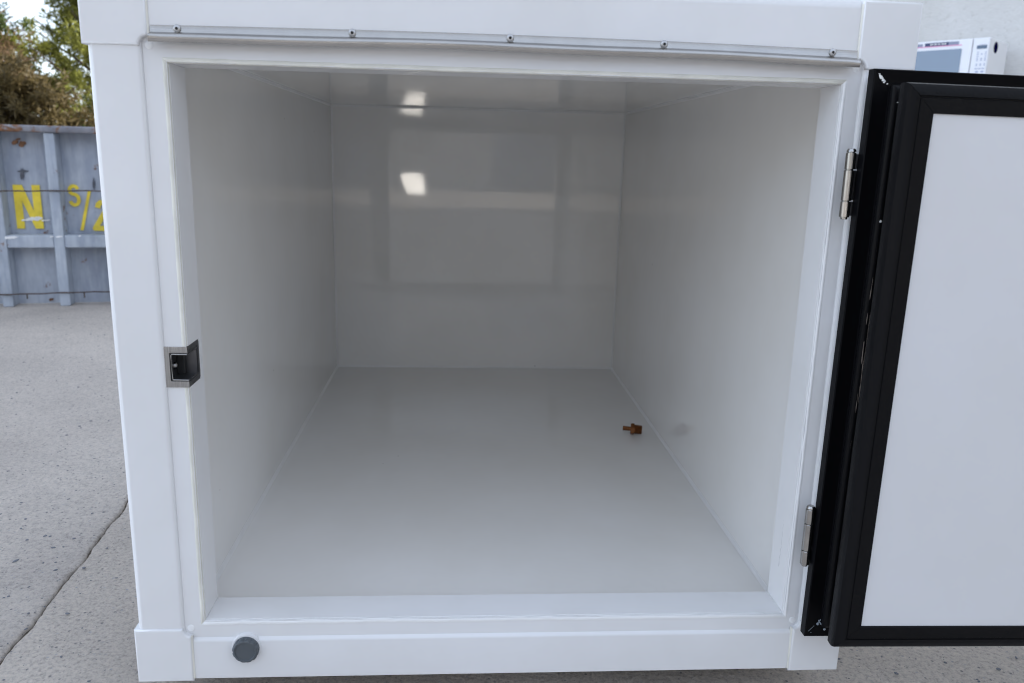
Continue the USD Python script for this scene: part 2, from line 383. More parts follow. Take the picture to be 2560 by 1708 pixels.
LY0, LY1, lt_ = R + .0045, YB + .0006, .0011  # thin pale strips added over the reveals; their colour stands in for skylight
obj('sill_lift_strip', bx(X0, X1, LY0, LY1, Z0, Z0 + lt_), REVEAL_LIT, bxp)
obj('head_lift_strip', bx(X0, X1, LY0, LY1, Z1 - lt_, Z1), REVEAL_LIT, bxp)
obj('jamb_lift_strip', boolsub(bx(X0, X0 + lt_, LY0, LY1, Z0 + lt_ + .0002, Z1 - lt_ - .0002), bx(X0 - .01, X0 + .01, R - .01, R + .0462, .4250, .4788)), REVEAL_LIT, bxp)
obj('jamb_lift_strip', bx(X1 - lt_, X1, LY0, LY1, Z0 + lt_ + .0002, Z1 - lt_ - .0002), REVEAL_LIT, bxp)
zs_ = np.linspace(.148, .222, 30)
sv, sf = tube(np.stack([np.full(30, X1 - lt_ + .00012), R + .0305 + .0007 * np.sin(zs_ * 130) + .0004 * np.sin(zs_ * 410), zs_], 1), .00012 + .00028 * np.abs(np.sin(zs_ * 260)) * np.linspace(.9, .3, 30), 5)
scr_v = trimesh.Trimesh(sv, sf, process=False)
obj('scratch', scr_v, plain('scratch_grey', (.36, .36, .37), .7), bxp, kind='stuff', label='thin grey scratch on the right side of the opening')

# liner
t = .014
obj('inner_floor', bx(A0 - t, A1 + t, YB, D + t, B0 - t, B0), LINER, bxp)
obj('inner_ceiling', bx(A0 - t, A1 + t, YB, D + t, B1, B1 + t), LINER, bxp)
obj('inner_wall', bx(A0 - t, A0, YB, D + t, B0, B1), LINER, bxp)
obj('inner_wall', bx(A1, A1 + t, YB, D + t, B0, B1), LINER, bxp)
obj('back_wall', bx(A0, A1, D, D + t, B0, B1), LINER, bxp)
def fillet(r=.009, n=6):
    """Concave fillet in the corner of two planes: local (a, b) with the corner at the origin."""
    return [(0, 0)] + [(r - r * math.sin(q), r - r * math.cos(q)) for q in np.linspace(0, math.pi / 2, n)][::1]
fl = np.array(fillet()) - [.0006, .0006]
def corner_y(x, sx, z, sz): return ext_along(np.stack([x + sx * fl[:, 0], z + sz * fl[:, 1]], 1), 'y', YB + .001, D)
for x, sx, z, sz in ((A0, 1, B0, 1), (A1, -1, B0, 1), (A0, 1, B1, -1), (A1, -1, B1, -1)): obj('corner_fillet', corner_y(x, sx, z, sz), SEALW, bxp, smooth=40)
for z, sz in ((B0, 1), (B1, -1)): obj('corner_fillet', ext_along(np.stack([D - fl[:, 0], z + sz * fl[:, 1]], 1), 'x', A0, A1), SEALW, bxp, smooth=40)
for x, sx in ((A0, 1), (A1, -1)): obj('corner_fillet', ext_along(np.stack([x + sx * fl[:, 0], D - fl[:, 1]], 1), 'z', B0, B1), SEALW, bxp, smooth=40)

# outer shell
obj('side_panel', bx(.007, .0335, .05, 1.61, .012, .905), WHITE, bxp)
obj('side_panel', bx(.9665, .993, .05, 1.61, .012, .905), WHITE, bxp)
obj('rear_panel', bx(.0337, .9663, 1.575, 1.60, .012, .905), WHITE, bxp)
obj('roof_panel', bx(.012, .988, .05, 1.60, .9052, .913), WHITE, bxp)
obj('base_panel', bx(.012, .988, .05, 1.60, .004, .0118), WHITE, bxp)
# corner posts: profile (x, y) swept up
def post_profile(xo, xi):
    s = 1 if xi > xo else -1
    out = [(xo, .075), (xo, .011)] + [(xo + s * (.008 - .008 * math.cos(q)), .011 - .008 * math.sin(q)) for q in np.linspace(.3, math.pi / 2, 5)]
    out += [(xi - s * .0048, .003), (xi - s * .0015, .0050), (xi, .0078), (xi, .075)]
    return out
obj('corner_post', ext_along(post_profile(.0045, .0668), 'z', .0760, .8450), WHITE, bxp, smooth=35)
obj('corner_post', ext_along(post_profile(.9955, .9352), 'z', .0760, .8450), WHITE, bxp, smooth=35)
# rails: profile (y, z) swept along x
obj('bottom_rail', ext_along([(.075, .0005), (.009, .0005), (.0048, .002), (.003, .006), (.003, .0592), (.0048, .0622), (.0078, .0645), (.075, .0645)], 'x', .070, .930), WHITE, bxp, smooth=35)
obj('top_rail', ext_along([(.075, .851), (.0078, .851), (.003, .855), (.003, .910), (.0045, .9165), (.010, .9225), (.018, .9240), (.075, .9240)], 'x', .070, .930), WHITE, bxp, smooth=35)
# corner guards with a scooped inner corner, and the round sealant plug in the scoop
def guard(cx, cz, sx, sz, w, h, r=.0115):
    arc = [(w - r * math.sin(q), h - r * math.cos(q)) for q in np.linspace(0, math.pi / 2, 9)]
    pts = [(0, 0), (w, 0)] + arc + [(0, h)]
    pts = [(cx + sx * a, cz + sz * b) for a, b in pts]
    if sx * sz < 0: pts = pts[::-1]
    return bevel_y(pts, 0.0, .085, .0032)
GW = .0764
for cx, cz, sx, sz, h in ((0, 0, 1, 1, .0809), (1, 0, -1, 1, .0809), (0, H, 1, -1, H - .8402), (1, H, -1, -1, H - .8402)):
    obj('corner_guard', guard(cx, cz, sx, sz, GW if cx == 0 else .0747, h), WHITE, bxp, smooth=35)
    gx, gz = cx + sx * (GW if cx == 0 else .0747), cz + sz * h
    dome = trimesh.creation.icosphere(3, 1.0); v = np.array(dome.vertices) * [.0050, .0010, .0050] + [gx - sx * .0020, .0080, gz - sz * .0020]
    obj('corner_sealant', (v, np.array(dome.faces)), SEALB, bxp, smooth=True)
    seam = ext_along([(gx - sx * .0006, .0010), (gx + sx * .0014, .0020), (gx + sx * .0014, .006), (gx - sx * .0006, .006)], 'z', min(cz + sz * .004, gz - sz * .011), max(cz + sz * .004, gz - sz * .011))
    obj('seam_sealant', seam, SEAL, bxp)
for x in (.05, .84):
    for y in (.12, 1.30): obj('foot', bx(x, x + .11, y, y + .11, GROUND - .004, .0042), HOLE, bxp)

# drain cap on the bottom rail, low left
cap = thing('drain_cap', bxp, label='dark grey screw cap with a notched edge')
cx, cz = .1497, .0500
ncap = 72; ro = .0178
def capring(r, y, notchd): 
    th = np.linspace(0, 2 * math.pi, ncap, endpoint=False)
    rr = r - notchd * ((np.arange(ncap) % 6) < 2)
    return np.stack([cx + rr * np.cos(th), np.full(ncap, y), cz + rr * np.sin(th)], 1)
obj('cap_body', loft([capring(ro, .0025, 0), capring(ro, -.0005, 0), capring(ro + .0002, -.0012, .0014), capring(ro, -.0052, .0014), capring(ro - .0012, -.0070, .0004), capring(ro - .0022, -.0076, 0),
                      capring(ro - .0038, -.0076, 0), capring(ro - .0045, -.0062, 0), capring(ro - .009, -.0060, 0)]), CAP, cap, smooth=40)
th = np.linspace(0, 2 * math.pi, 40, endpoint=False)
obj('boss', loft([np.stack([cx + r * np.cos(th), np.full(40, y), cz + r * np.sin(th)], 1) for r, y in ((.0212, .010), (.0208, .0032), (.0195, .0022), (.010, .0022))]), WHITE, cap, smooth=50)

# rain trim over the opening, riveted on
trim = thing('drip_trim', bxp)
def bow(q):
    q = q.copy(); u = (q[:, 0] - .5) / .42
    q[:, 2] += .0035 * (1 - u ** 2) - .0006 * u + .0006 * np.sin(q[:, 0] * 19) * (q[:, 1] < 0) ; q[:, 1] += .0007 * np.sin(q[:, 0] * 11) * (q[:, 1] < -.004)
    return q
prof_o = [(.0010, .8625), (.0006, .8550), (-.0010, .8537), (-.0050, .8526), (-.0085, .8512), (-.0098, .8494), (-.0096, .8460), (-.0086, .8428)]
prof_i = [(-.0074, .8426), (-.0084, .8460), (-.0086, .8490), (-.0076, .8502), (-.0044, .8514), (-.0004, .8524), (.0020, .8542), (.0026, .8625)]
obj('trim_strip', ext_along([p for p in prof_o] + prof_i, 'x', .0795, .9240, 60, bow), ALU, trim, smooth=40)
for x in (.1100, .3110, .4970, .6830, .8925):
    z = float(bow(np.array([[x, 0, .8588]]))[0, 2])
    obj('rivet', lathe([(.0046, .0016), (.0046, .0002), (.0041, -.0008), (.0028, -.0014), (.0017, -.0015), (.0014, -.0004), (0, -.0002)], 24, 'y', (x, 0, z)), RIVET, trim, smooth=45)
    obj('rivet_hole', lathe([(0, -.0009), (.00145, -.0009), (.00145, -.0003), (0, -.0003)], 12, 'y', (x, 0, z)), HOLE, trim)

# latch strike let into the left edge of the opening
lat = thing('latch_strike', bxp, label='brushed steel latch strike with a dark cup')
ZA, ZB_, XL = .4252, .4786, .0612
fr = Polygon([(XL, ZA), (X0 + .0016, ZA), (X0 + .0016, ZA + .0080), (.0730, ZA + .0080), (.0722, ZA + .0090), (.0722, ZB_ - .0085), (.0730, ZB_ - .0078), (X0 + .0016, ZB_ - .0078), (X0 + .0016, ZB_), (XL, ZB_)])
obj('front_plate', bevel_y(list(fr.exterior.coords)[:-1] if fr.exterior.is_ccw else list(fr.exterior.coords)[:-1][::-1], R - .0018, R + .0006, .0007, 2), STEEL, lat, smooth=30)
YE = R + .0455
side = Polygon([(R + .0008, ZA), (YE - .003, ZA), (YE, ZA + .003), (YE, ZB_ - .003), (YE - .003, ZB_), (R + .0008, ZB_), (R + .0008, ZB_ - .0070), (YE - .0062, ZB_ - .0070), (YE - .0062, ZA + .0070), (R + .0008, ZA + .0070)])
m = trimesh.creation.extrude_polygon(side, .0018, engine='earcut'); v = np.array(m.vertices)
obj('side_plate', fixed(np.stack([X0 - .0004 + v[:, 2], v[:, 0], v[:, 1]], 1), m.faces), DARKSTEEL, lat)
obj('cup', [bx(.0692, .0702, R - .0004, R + .0385, .4330, .4708), bx(.0702, X0 + .0012, R + .0372, R + .0385, .4330, .4708),
            bx(.0702, X0 + .0012, R - .0004, R + .0372, .4330, .4340), bx(.0702, X0 + .0012, R - .0004, R + .0372, .4698, .4708)], DARKSTEEL, lat)
obj('catch', rbox(.0704, .0805, R + .0290, R + .0370, .4342, .4696, .0015, 6), HOLE, lat)
pts = [(X0 + .0012, ZA + .0098), (.0756, ZA + .0098), (.0742, ZA + .0112), (.0742, ZB_ - .0112), (.0756, ZB_ - .0098), (X0 + .0012, ZB_ - .0098)]
tv, tf = tube([(x, R - .0012, z) for x, z in pts], .0009, 6)
obj('cup_lip', (tv, tf), STEEL, lat, smooth=True)
tv, tf = tube([(X0 + .0010, y, z) for y, z in ((R, ZA + .0098), (YE - .0085, ZA + .0098), (YE - .0085, ZB_ - .0098), (R, ZB_ - .0098))], .0009, 6)
obj('cup_lip', (tv, tf), DARKSTEEL, lat, smooth=True)
scr = lathe([(0, 0), (.0048, 0), (.0048, .0010), (.0042, .0028), (.0022, .0040), (0, .0043)], 20, 'x', (.0702, R + .0200, .4488))
obj('screw', boolsub(scr, bx(.0732, .076, R + .0194, R + .0206, .4463, .4513)), POLISHED, lat, smooth=40)

# hinges on the right post
for zt, zb_, xk in ((.7405, .6605, .9215), (.2655, .1825, .9225)):
    hg = thing('hinge', bxp)
    L_ = zt - zb_; yk = -.0185; rk = .0062
    marks = [zb_, zb_ + L_ * .255, zb_ + L_ * .735, zt]
    for a, b in zip(marks[:-1], marks[1:]):
        obj('knuckle', lathe([(0, a + .0004), (rk - .0006, a + .0004), (rk, a + .0010), (rk, b - .0010), (rk - .0006, b - .0004), (0, b - .0004)], 32, 'z', (xk, yk, 0)), POLISHED, hg, smooth=30)
    obj('pin', lathe([(0, zb_ - .0022), (.0040, zb_ - .0022), (.0042, zb_ - .001), (.0042, zt), (.0058, zt + .0003), (.0058, zt + .0018), (.0044, zt + .0042), (0, zt + .0052)], 28, 'z', (xk, yk, 0)), POLISHED, hg, smooth=40)
    obj('leaf', rbox(xk + .0005, xk + .0300, yk + .0035, yk + .0062, marks[0] + .002, marks[1] - .001, .0009, 6), DARKSTEEL, hg)
    obj('leaf', rbox(xk + .0005, xk + .0300, yk + .0035, yk + .0062, marks[2] + .001, marks[3] - .002, .0009, 6), DARKSTEEL, hg)
    obj('leaf', rbox(xk + .0010, xk + .0200, yk + .0064, yk + .0088, marks[1] + .001, marks[2] - .001, .0009, 6), DARKSTEEL, hg)

# the door, swung right round on its hinges; its inner face looks at us
door = thing('door', bxp)
AX = np.array([.932, 0, .80]); DR = math.radians(0.75)
def hang(m):
    v = np.array(m.vertices if hasattr(m, 'vertices') else m[0]); f = np.array(m.faces if hasattr(m, 'faces') else m[1])
    q = v - AX; c, s = math.cos(DR), math.sin(DR)
    w = np.stack([q[:, 0] * c + q[:, 2] * s * .35, q[:, 1], -q[:, 0] * s + q[:, 2] * c], 1)
    return w + AX, f
FX0, FZ0, FX1, FZ1 = .9325, .0765, 1.785, .8385
YF = -.030
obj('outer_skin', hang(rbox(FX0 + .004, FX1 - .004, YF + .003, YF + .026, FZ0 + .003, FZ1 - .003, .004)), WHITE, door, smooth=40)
fprof = [(0, YF + .014), (0, YF + .001), (.0012, YF - .0004), (.0030, YF), (.012, YF + .0012), (.0205, YF + .0004), (.0215, YF - .0022), (.0228, YF - .0022), (.0235, YF + .0008), (.060, YF + .0008), (.060, YF + .0028), (.010, YF + .0028), (.010, YF + .014)]
for m in rails(FX0, FZ0, FX1, FZ1, fprof, .0002): obj('flange_rail', hang(m), BLACK, door, smooth=25)
for m in rails(FX0 + .0270, FZ0 + .0235, FX1 - .0270, FZ1 - .0235, circ(0, YF - .0042, .0056, 14), .0, 40): obj('bulb_gasket', hang(m), RUBBER, door, smooth=40)
PX0, PZ0, PX1, PZ1, YP = .9458, .0950, 1.7560, .8195, -.0885
obj('plug', hang(bx(PX0 + .034, PX1 - .034, YP + .012, YF + .0006, PZ0 + .034, PZ1 - .034)), BLACK, door)
pprof = [(.020, YF), (.0200, YP + .024), (.0005, YP + .020), (0, YP + .012), (.0002, YP + .008), (.0016, YP + .0038), (.0045, YP + .0015), (.0100, YP + .0004), (.0142, YP), (.0148, YP + .0014), (.0160, YP + .0014), (.0168, YP + .0002),
         (.0330, YP - .0002), (.0338, YP + .0006), (.0338, YP + .008), (.030, YP + .014), (.030, YF)]
for m in rails(PX0, PZ0, PX1, PZ1, pprof, .00025, 6): obj('plug_rail', hang(m), RUBBER, door, smooth=28)
w = .0336
pan = sbox(PX0 + w - .002, PZ0 + w - .002, PX1 - w + .002, PZ1 - w + .002)
obj('inner_panel', hang(ext_y(pan, YP + .0022, YP + .010)), PANEL, door)
tv = []
th8 = np.linspace(0, math.pi / 2, 7)
def fleck(x, y, z, s):
    b = trimesh.creation.icosphere(1, 1.0); v = np.array(b.vertices) * (1 + .5 * (rng.random((len(b.vertices), 1)) - .5)) * [s * (.7 + .8 * rng.random()), s * .35, s * (.7 + .8 * rng.random())] + [x, y, z]
    return trimesh.Trimesh(v, b.faces, process=False)
fw = []
for k in range(34):
    q = .0015 + .021 * rng.random(); wgt = math.exp(-((q - .010) / .008) ** 2)
    fw.append(fleck(FX0 + q + .0006 * rng.normal(), YF + .0006, FZ1 - q * 1.0 + .0006 * rng.normal(), .0003 + .0011 * wgt * rng.random()))
fw += [fleck(FX0 + .0268, YF - .0096, .6585, .0016), fleck(FX0 + .0285, YF - .0096, .80, .0007)]
obj('sealant_fleck', hang(trimesh.util.concatenate(fw)), FLECK, door, label='white sealant flecks along the mitre of the black edge', kind='stuff')
stk = []
for x_, za, zb2 in ((FX0 + .0262, .640, .345), (FX0 + .0298, .585, .36), (FX0 + .0281, .50, .42)):
    zs_ = np.linspace(za, zb2, 90)
    wd = .0008 * np.clip(meshkit.fbm(np.stack([zs_ * 60, zs_ * 0 + x_ * 900, zs_ * 0], 1), 4, 2) * 2.8 - .75, .02, 1) * np.sin(np.linspace(.1, 3.04, 90))
    sv, sf = tube(np.stack([x_ + .0005 * np.sin(zs_ * 33), np.full(90, YF - .0097 + .0009 * abs(x_ - FX0 - .027) / .003), zs_], 1), np.maximum(wd, 1e-5), 5)
    stk.append(trimesh.Trimesh(sv, sf, process=False))
obj('worn_streak', hang(trimesh.util.concatenate(stk)), plain('worn_rubber', (.20, .165, .14), .6), door, kind='stuff', label='pale worn streaks along the black gasket')
fg = [fleck(FX0 + .016 + .007 * rng.random(), YF - .0004, FZ0 + .017 + .010 * rng.random(), .0006 + .0012 * rng.random()) for k in range(9)]
fg += [fleck(FX0 + .0270 - .003, YF - .0075, FZ0 + .016, .0016), fleck(FX0 + .009, YF + .0006, FZ0 + .006, .0008)]
fg += [fleck(FX0 + .0045 + q * .7, YF + .0004, FZ0 + .0075 + q * .8, .0004) for q in np.linspace(0, .011, 12)]
obj('sealant_fleck', hang(trimesh.util.concatenate(fg)), GFLECK, door, label='grey smeared flecks in the lower corner of the black edge', kind='stuff')

# ================================================================== BRASS FITTING on the floor of the box
fit = thing('brass_fitting', label='small brown brass hose barb lying on the floor inside the white box', cat='pipe fitting')
a0, a1 = np.array([.8585, .9125, B0 + .0155]), np.array([.9050, .9020, B0 + .0142])
ax = (a1 - a0); Lf = np.linalg.norm(ax); ax /= Lf
side_ = np.cross(ax, [0, 0, 1]); side_ /= np.linalg.norm(side_); upp = np.cross(side_, ax)
def place(m):
    v = np.array(m.vertices); return a0 + v[:, [2]] * ax + v[:, [0]] * side_ + v[:, [1]] * upp, np.array(m.faces)
barb = [(0.0032, .0006), (.0032, 0), (.0050, 0), (.0058, .0012)]
for k in range(4): barb += [(.0062, .0030 + k * .0042), (.0053, .0034 + k * .0042), (.0054, .0058 + k * .0042)]
barb += [(.0056, .020), (.0056, .022), (0, .022), (0, .0006)]
obj('barb', place(lathe(barb, 28)), BRASS, fit, smooth=35)
hexp = Polygon([(.0150 * math.cos(q), .0150 * math.sin(q)) for q in np.linspace(0, 2 * math.pi, 6, endpoint=False) + math.pi / 6 * 1.0])
hx = trimesh.creation.extrude_polygon(hexp, .0095, engine='earcut'); hx.apply_translation([0, 0, .0195])
cone = lathe([(0, .0195), (.0120, .0195), (.0158, .0218), (.0158, .0268), (.0130, .0290), (0, .0290)], 36)
A_ = manifold3d.Manifold(manifold3d.Mesh(np.asarray(hx.vertices, np.float32), np.asarray(hx.faces, np.uint32)))
B_ = manifold3d.Manifold(manifold3d.Mesh(np.asarray(cone.vertices, np.float32), np.asarray(cone.faces, np.uint32)))
mm = (A_ ^ B_).to_mesh()
obj('hex_nut', place(trimesh.Trimesh(mm.vert_properties[:, :3], mm.tri_verts, process=False)), BRASS, fit, smooth=25)
thr = [(0, .028), (.0108, .028), (.0108, .0300)]
for k in range(9): thr += [(.0122 - k * .00008, .0308 + k * .0018), (.0112 - k * .00008, .0317 + k * .0018)]
thr += [(.0108, .0470), (.0098, .0480), (.0070, .0480), (.0070, .044), (0, .044)]
obj('thread', place(lathe(thr, 32)), BRASS, fit, smooth=30)

# ================================================================== STEEL SKIP BEHIND, left
YAW = math.radians(11)
dd, dn = np.array([math.cos(YAW), math.sin(YAW), 0]), np.array([-math.sin(YAW), math.cos(YAW), 0]); DO = np.array([-1.53, 2.99, 0])
def dl(m):
    v = np.array(m.vertices if hasattr(m, 'vertices') else m[0]); f = np.array(m.faces if hasattr(m, 'faces') else m[1])
    return DO + v[:, [0]] * dd + v[:, [1]] * dn + v[:, [2]] * [0, 0, 1], f
def rusty(name, base, rust_at, scuff=0.0):
    c = np.array(base)
    n = {'g': ('geometry', {}),
         'n1': ('noise_texture', {'scale': 3.5, 'detail': 6.0, 'roughness': .6, 'type': 'fBM'}),
         'r1': ('rgb_ramp', {'ramp': [(0.3, tuple(c * .78)), (0.5, tuple(c)), (0.7, tuple(c * np.array([1.22, 1.2, 1.15])))]}),
         'mp': ('mapping', {'mapping_type': 'point', 'scale': (9, 9, 1.6)}),
         'n2': ('noise_texture', {'scale': 2.2, 'detail': 6.0, 'roughness': .65, 'type': 'fBM'}),
         'r2': ('rgb_ramp', {'ramp': [(0.42, (.72, .74, .80)), (0.6, (1, 1, 1))]}),
         'm1': ('mix', {'mix_type': 'multiply', 'fac': .8}),
         'n3': ('noise_texture', {'scale': 9.0, 'detail': 8.0, 'roughness': .72, 'type': 'fBM'}),
         'r3': ('rgb_ramp', {'ramp': [(rust_at, (0, 0, 0)), (rust_at + .05, (1, 1, 1))]}),
         'n4': ('noise_texture', {'scale': 30.0, 'detail': 4.0, 'type': 'fBM'}),
         'r4': ('rgb_ramp', {'ramp': [(.3, (.10, .045, .02)), (.7, (.26, .13, .07))]}),
         'm2': ('mix', {'mix_type': 'mix'}),
         'b': ('bump', {'distance': .006}),
         'p': ('principled_bsdf', {'roughness': .62, 'specular_ior_level': .35})}
    l = [('g.position', 'n1.vector'), ('g.position', 'mp.vector'), ('mp.vector', 'n2.vector'), ('g.position', 'n3.vector'), ('g.position', 'n4.vector'),
         ('n1.fac', 'r1.fac'), ('n2.fac', 'r2.fac'), ('r1.color', 'm1.color1'), ('r2.color', 'm1.color2'), ('n3.fac', 'r3.fac'), ('r3.color', 'm2.fac'),
         ('n4.fac', 'r4.fac'), ('m1.color', 'm2.color1'), ('r4.color', 'm2.color2'), ('m2.color', 'p.base_color'), ('n3.fac', 'b.height'), ('b.normal', 'p.normal')]
    return mat(name, n, l)
BLUE = rusty('skip_blue', (.41, .445, .50), .635)
BLUEP = rusty('skip_post', (.42, .46, .51), .62)
RUSTB = rusty('skip_rust', (.24, .24, .26), .50)
YEL = plain('yellow_paint', (.78, .60, .05), .6, var=.22, vscale=14)
SCUFF = plain('white_scuff', (.74, .74, .74), .7, var=.12, vscale=40)
WIREM = plain('rusty_wire', (.075, .055, .045), .7, var=.4, vscale=60)
skip = thing('steel_skip', label='grey blue ribbed steel skip with yellow N and S lettering behind the box', cat='skip')
PR = .09; ZT = .770; K0, K1 = -6, 5
u0, u1 = .036 + .248 * K0, .082 + .248 * K1
for k in range(K0, K1):
    a, b = .082 + .248 * k, .036 + .248 * (k + 1)
    dent = (np.array([[0]]),)
    for zlo, zhi in ((GROUND + .002, .238), (.291, ZT + .002)):
        gx, gz = np.meshgrid(np.linspace(a - .004, b + .004, 9), np.linspace(zlo, zhi, 13))
        yy_ = PR + .006 * (meshkit.fbm(np.stack([gx * 9, gz * 9, gx * 0 + k], -1), 3, 11) - .5)
        V = np.stack([gx, yy_, gz], -1).reshape(-1, 3); F = []
        for i in range(12):
            for j in range(8):
                q = i * 9 + j; F += [(q, q + 1, q + 10), (q, q + 10, q + 9)]
        obj('panel', dl((V, np.array(F))), BLUE, skip, smooth=True)
for k in range(K0, K1 + 1):
    obj('post', dl(rbox(.036 + .248 * k, .082 + .248 * k, 0.0, PR + .012, GROUND + .0005, ZT, .005, 8)), BLUEP, skip, smooth=40)
for k in range(K0, K1):
    obj('middle_rail', dl(rbox(.0825 + .248 * k, .0355 + .248 * (k + 1), .002, PR + .010, .2345, .2945, .005, 8)), BLUEP, skip, smooth=40)
obj('top_rail', dl(rbox(u0 - .01, u1 + .01, -.012, .11, ZT + .0005, ZT + .032, .010, 12)), RUSTB, skip, smooth=40)
obj('end_wall', dl(bx(u0, u0 + .02, .104, 1.6, GROUND + .001, ZT)), BLUE, skip)
obj('end_wall', dl(bx(u1 - .02, u1, .104, 1.6, GROUND + .001, ZT)), BLUE, skip)
obj('rear_wall', dl(bx(u0 + .0205, u1 - .0205, 1.58, 1.6, GROUND + .001, ZT)), BLUE, skip)
for zz_, hooks in ((.503, (.31, -.56)), (.016, (-.105, .145, -.35))):
    us = np.linspace(u0, u1, 60)
    wv, wf = tube(np.stack([us, -.0055 + .002 * np.sin(us * 17), zz_ + .003 * np.sin(us * 6) + .0012 * np.sin(us * 41)], 1), .0036, 6)
    obj('wire', dl((wv, wf)), WIREM, skip, smooth=True)
    for h in hooks: obj('wire_hook', dl(rbox(h, h + .006, -.011, -.003, zz_ - .026, zz_ + .002, .002, 6)), WIREM, skip)
# lettering painted on the panels, 2 mm skins
def letter(poly, y=PR - .0062, m=YEL, name='letter'):
    mm_ = trimesh.creation.extrude_polygon(poly, .0016, engine='earcut'); v = np.array(mm_.vertices)
    obj(name, dl(fixed(np.stack([v[:, 0], y + v[:, 2], v[:, 1]], 1), mm_.faces)), m, skip)
zb, zt = .318, .526
NL, NR = -.139, -.023
letter(Polygon([(NL, zb), (NL + .035, zb), (NL + .033, zt - .075), (NR - .036, zb), (NR, zb), (NR, zt), (NR - .036, zt), (NR - .036, zb + .085), (NL + .040, zt), (NL, zt)]))
cs = np.array([.123, .478]); th = np.linspace(math.radians(30), math.radians(250), 14)
up_arc = [(cs[0] + .0185 * math.cos(q), cs[1] + .026 + .0195 * math.sin(q)) for q in np.linspace(math.radians(15), math.radians(262), 14)]
lo_arc = [(cs[0] + .0195 * math.cos(q), cs[1] - .0195 + .0255 * math.sin(q)) for q in np.linspace(math.radians(82), math.radians(-165), 16)]
from shapely.geometry import LineString
letter(LineString(up_arc + lo_arc).buffer(.0082, cap_style=2))
letter(Polygon([(.136, zb - .008), (.151, zb - .008), (.200, .505), (.186, .505)]))
letter(LineString([(.222, .420), (.226, .436), (.238, .446), (.252, .446), (.263, .434), (.260, .410), (.204, .320), (.268, .320)]).buffer(.012, cap_style=2))
def scuff(u, z, w, h, y, seed, m=SCUFF, name='paint_scuff'):
    r_ = np.random.default_rng(seed); k = 18; ps = []
    for s_ in (1, -1):
        for q in (np.linspace(-1, 1, k) if s_ > 0 else np.linspace(1, -1, k)):
            ps.append((u + q * w / 2, z + s_ * h / 2 * (1 - q ** 4) * (.35 + .65 * r_.random()) + .0004 * s_ + .15 * q * h))
    pg = Polygon(ps).buffer(0)
    for g_ in getattr(pg, 'geoms', [pg]): letter(g_, y, m, name)
scuff(-.060, .366, .075, .024, PR - .0080, 1); scuff(-.095, .360, .045, .012, PR - .0082, 2); scuff(-.012, .358, .04, .010, PR - .0064, 6)
scuff(-.165, .283, .10, .016, .0002, 3); scuff(.061, .288, .030, .010, -.0018, 4); scuff(.150, .291, .012, .008, .0002, 5); scuff(.028, .288, .016, .008, .0002, 9)
RUSTP = plain('rust_patch', (.19, .095, .05), .85, var=.5, vscale=60)
scuff(-.108, .722, .030, .026, PR - .0066, 21, RUSTP, 'rust_patch'); scuff(-.078, .716, .034, .034, PR - .0066, 22, RUSTP, 'rust_patch'); scuff(-.092, .738, .02, .010, PR - .0068, 23, RUSTP, 'rust_patch')
GREYP = plain('soot_patch', (.10, .105, .12), .85, var=.3, vscale=60)
scuff(-.088, .590, .050, .012, PR - .0066, 31, GREYP, 'stain'); scuff(-.092, .575, .020, .060, PR - .0068, 32, GREYP, 'stain')
scuff(-.024, -.030, .022, .018, PR - .0066, 33, RUSTP, 'rust_patch'); scuff(.215, .535, .012, .06, PR - .0066, 35, GREYP, 'stain')

# ================================================================== TREES BEHIND THE SKIP
def leafmat(name, c0, c1, tr):
    return mat(name, {
        'g': ('geometry', {}), 'r': ('rgb_ramp', {'ramp': [(0, c0), (1, c1)]}),
        'p': ('principled_bsdf', {'roughness': .55, 'specular_ior_level': .3}), 't': ('translucent_bsdf', {}),
        'm': ('mix_closure', {'fac': tr})},
        [('g.random_per_island', 'r.fac'), ('r.color', 'p.base_color'), ('r.color', 't.color'), ('p.BSDF', 'm.closure1'), ('t.BSDF', 'm.closure2')], surface='m.closure')
LEAF_A = leafmat('pine_dark', (.045, .07, .014), (.36, .36, .06), .42)
LEAF_B = leafmat('pine_light', (.18, .19, .04), (.50, .46, .12), .45)
LEAF_D = leafmat('olive_dry', (.10, .075, .03), (.52, .38, .17), .42)
LEAF_C = leafmat('dry_brown', (.14, .09, .048), (.46, .29, .15), .38)
BARK = plain('bark', (.10, .080, .062), .9, bump=.02, bscale=24, var=.4, vscale=12)

def needles(centres, n, length, width, r_, up=.25):
    """Tufts: n thin blades fanned out from each centre."""
    C = np.repeat(centres, n, 0); N = len(C)
    d = r_.normal(size=(N, 3)); d[:, 2] += up; d /= np.linalg.norm(d, axis=1)[:, None]
    s = np.cross(d, r_.normal(size=(N, 3))); s /= np.linalg.norm(s, axis=1)[:, None]
    Ln = length * (.55 + .8 * r_.random((N, 1))); base = C + d * Ln * .12 + r_.normal(size=(N, 3)) * length * .28
    tip = base + d * Ln + np.array([0, 0, -.10]) * Ln * r_.random((N, 1)); mid = base + d * Ln * .5; w = width * (.6 + .8 * r_.random((N, 1)))
    V = np.stack([base, mid + s * w, tip, mid - s * w], 1).reshape(-1, 3)
    i = np.arange(N)[:, None] * 4
    return V, np.vstack([i + [0, 1, 2], i + [0, 2, 3]])

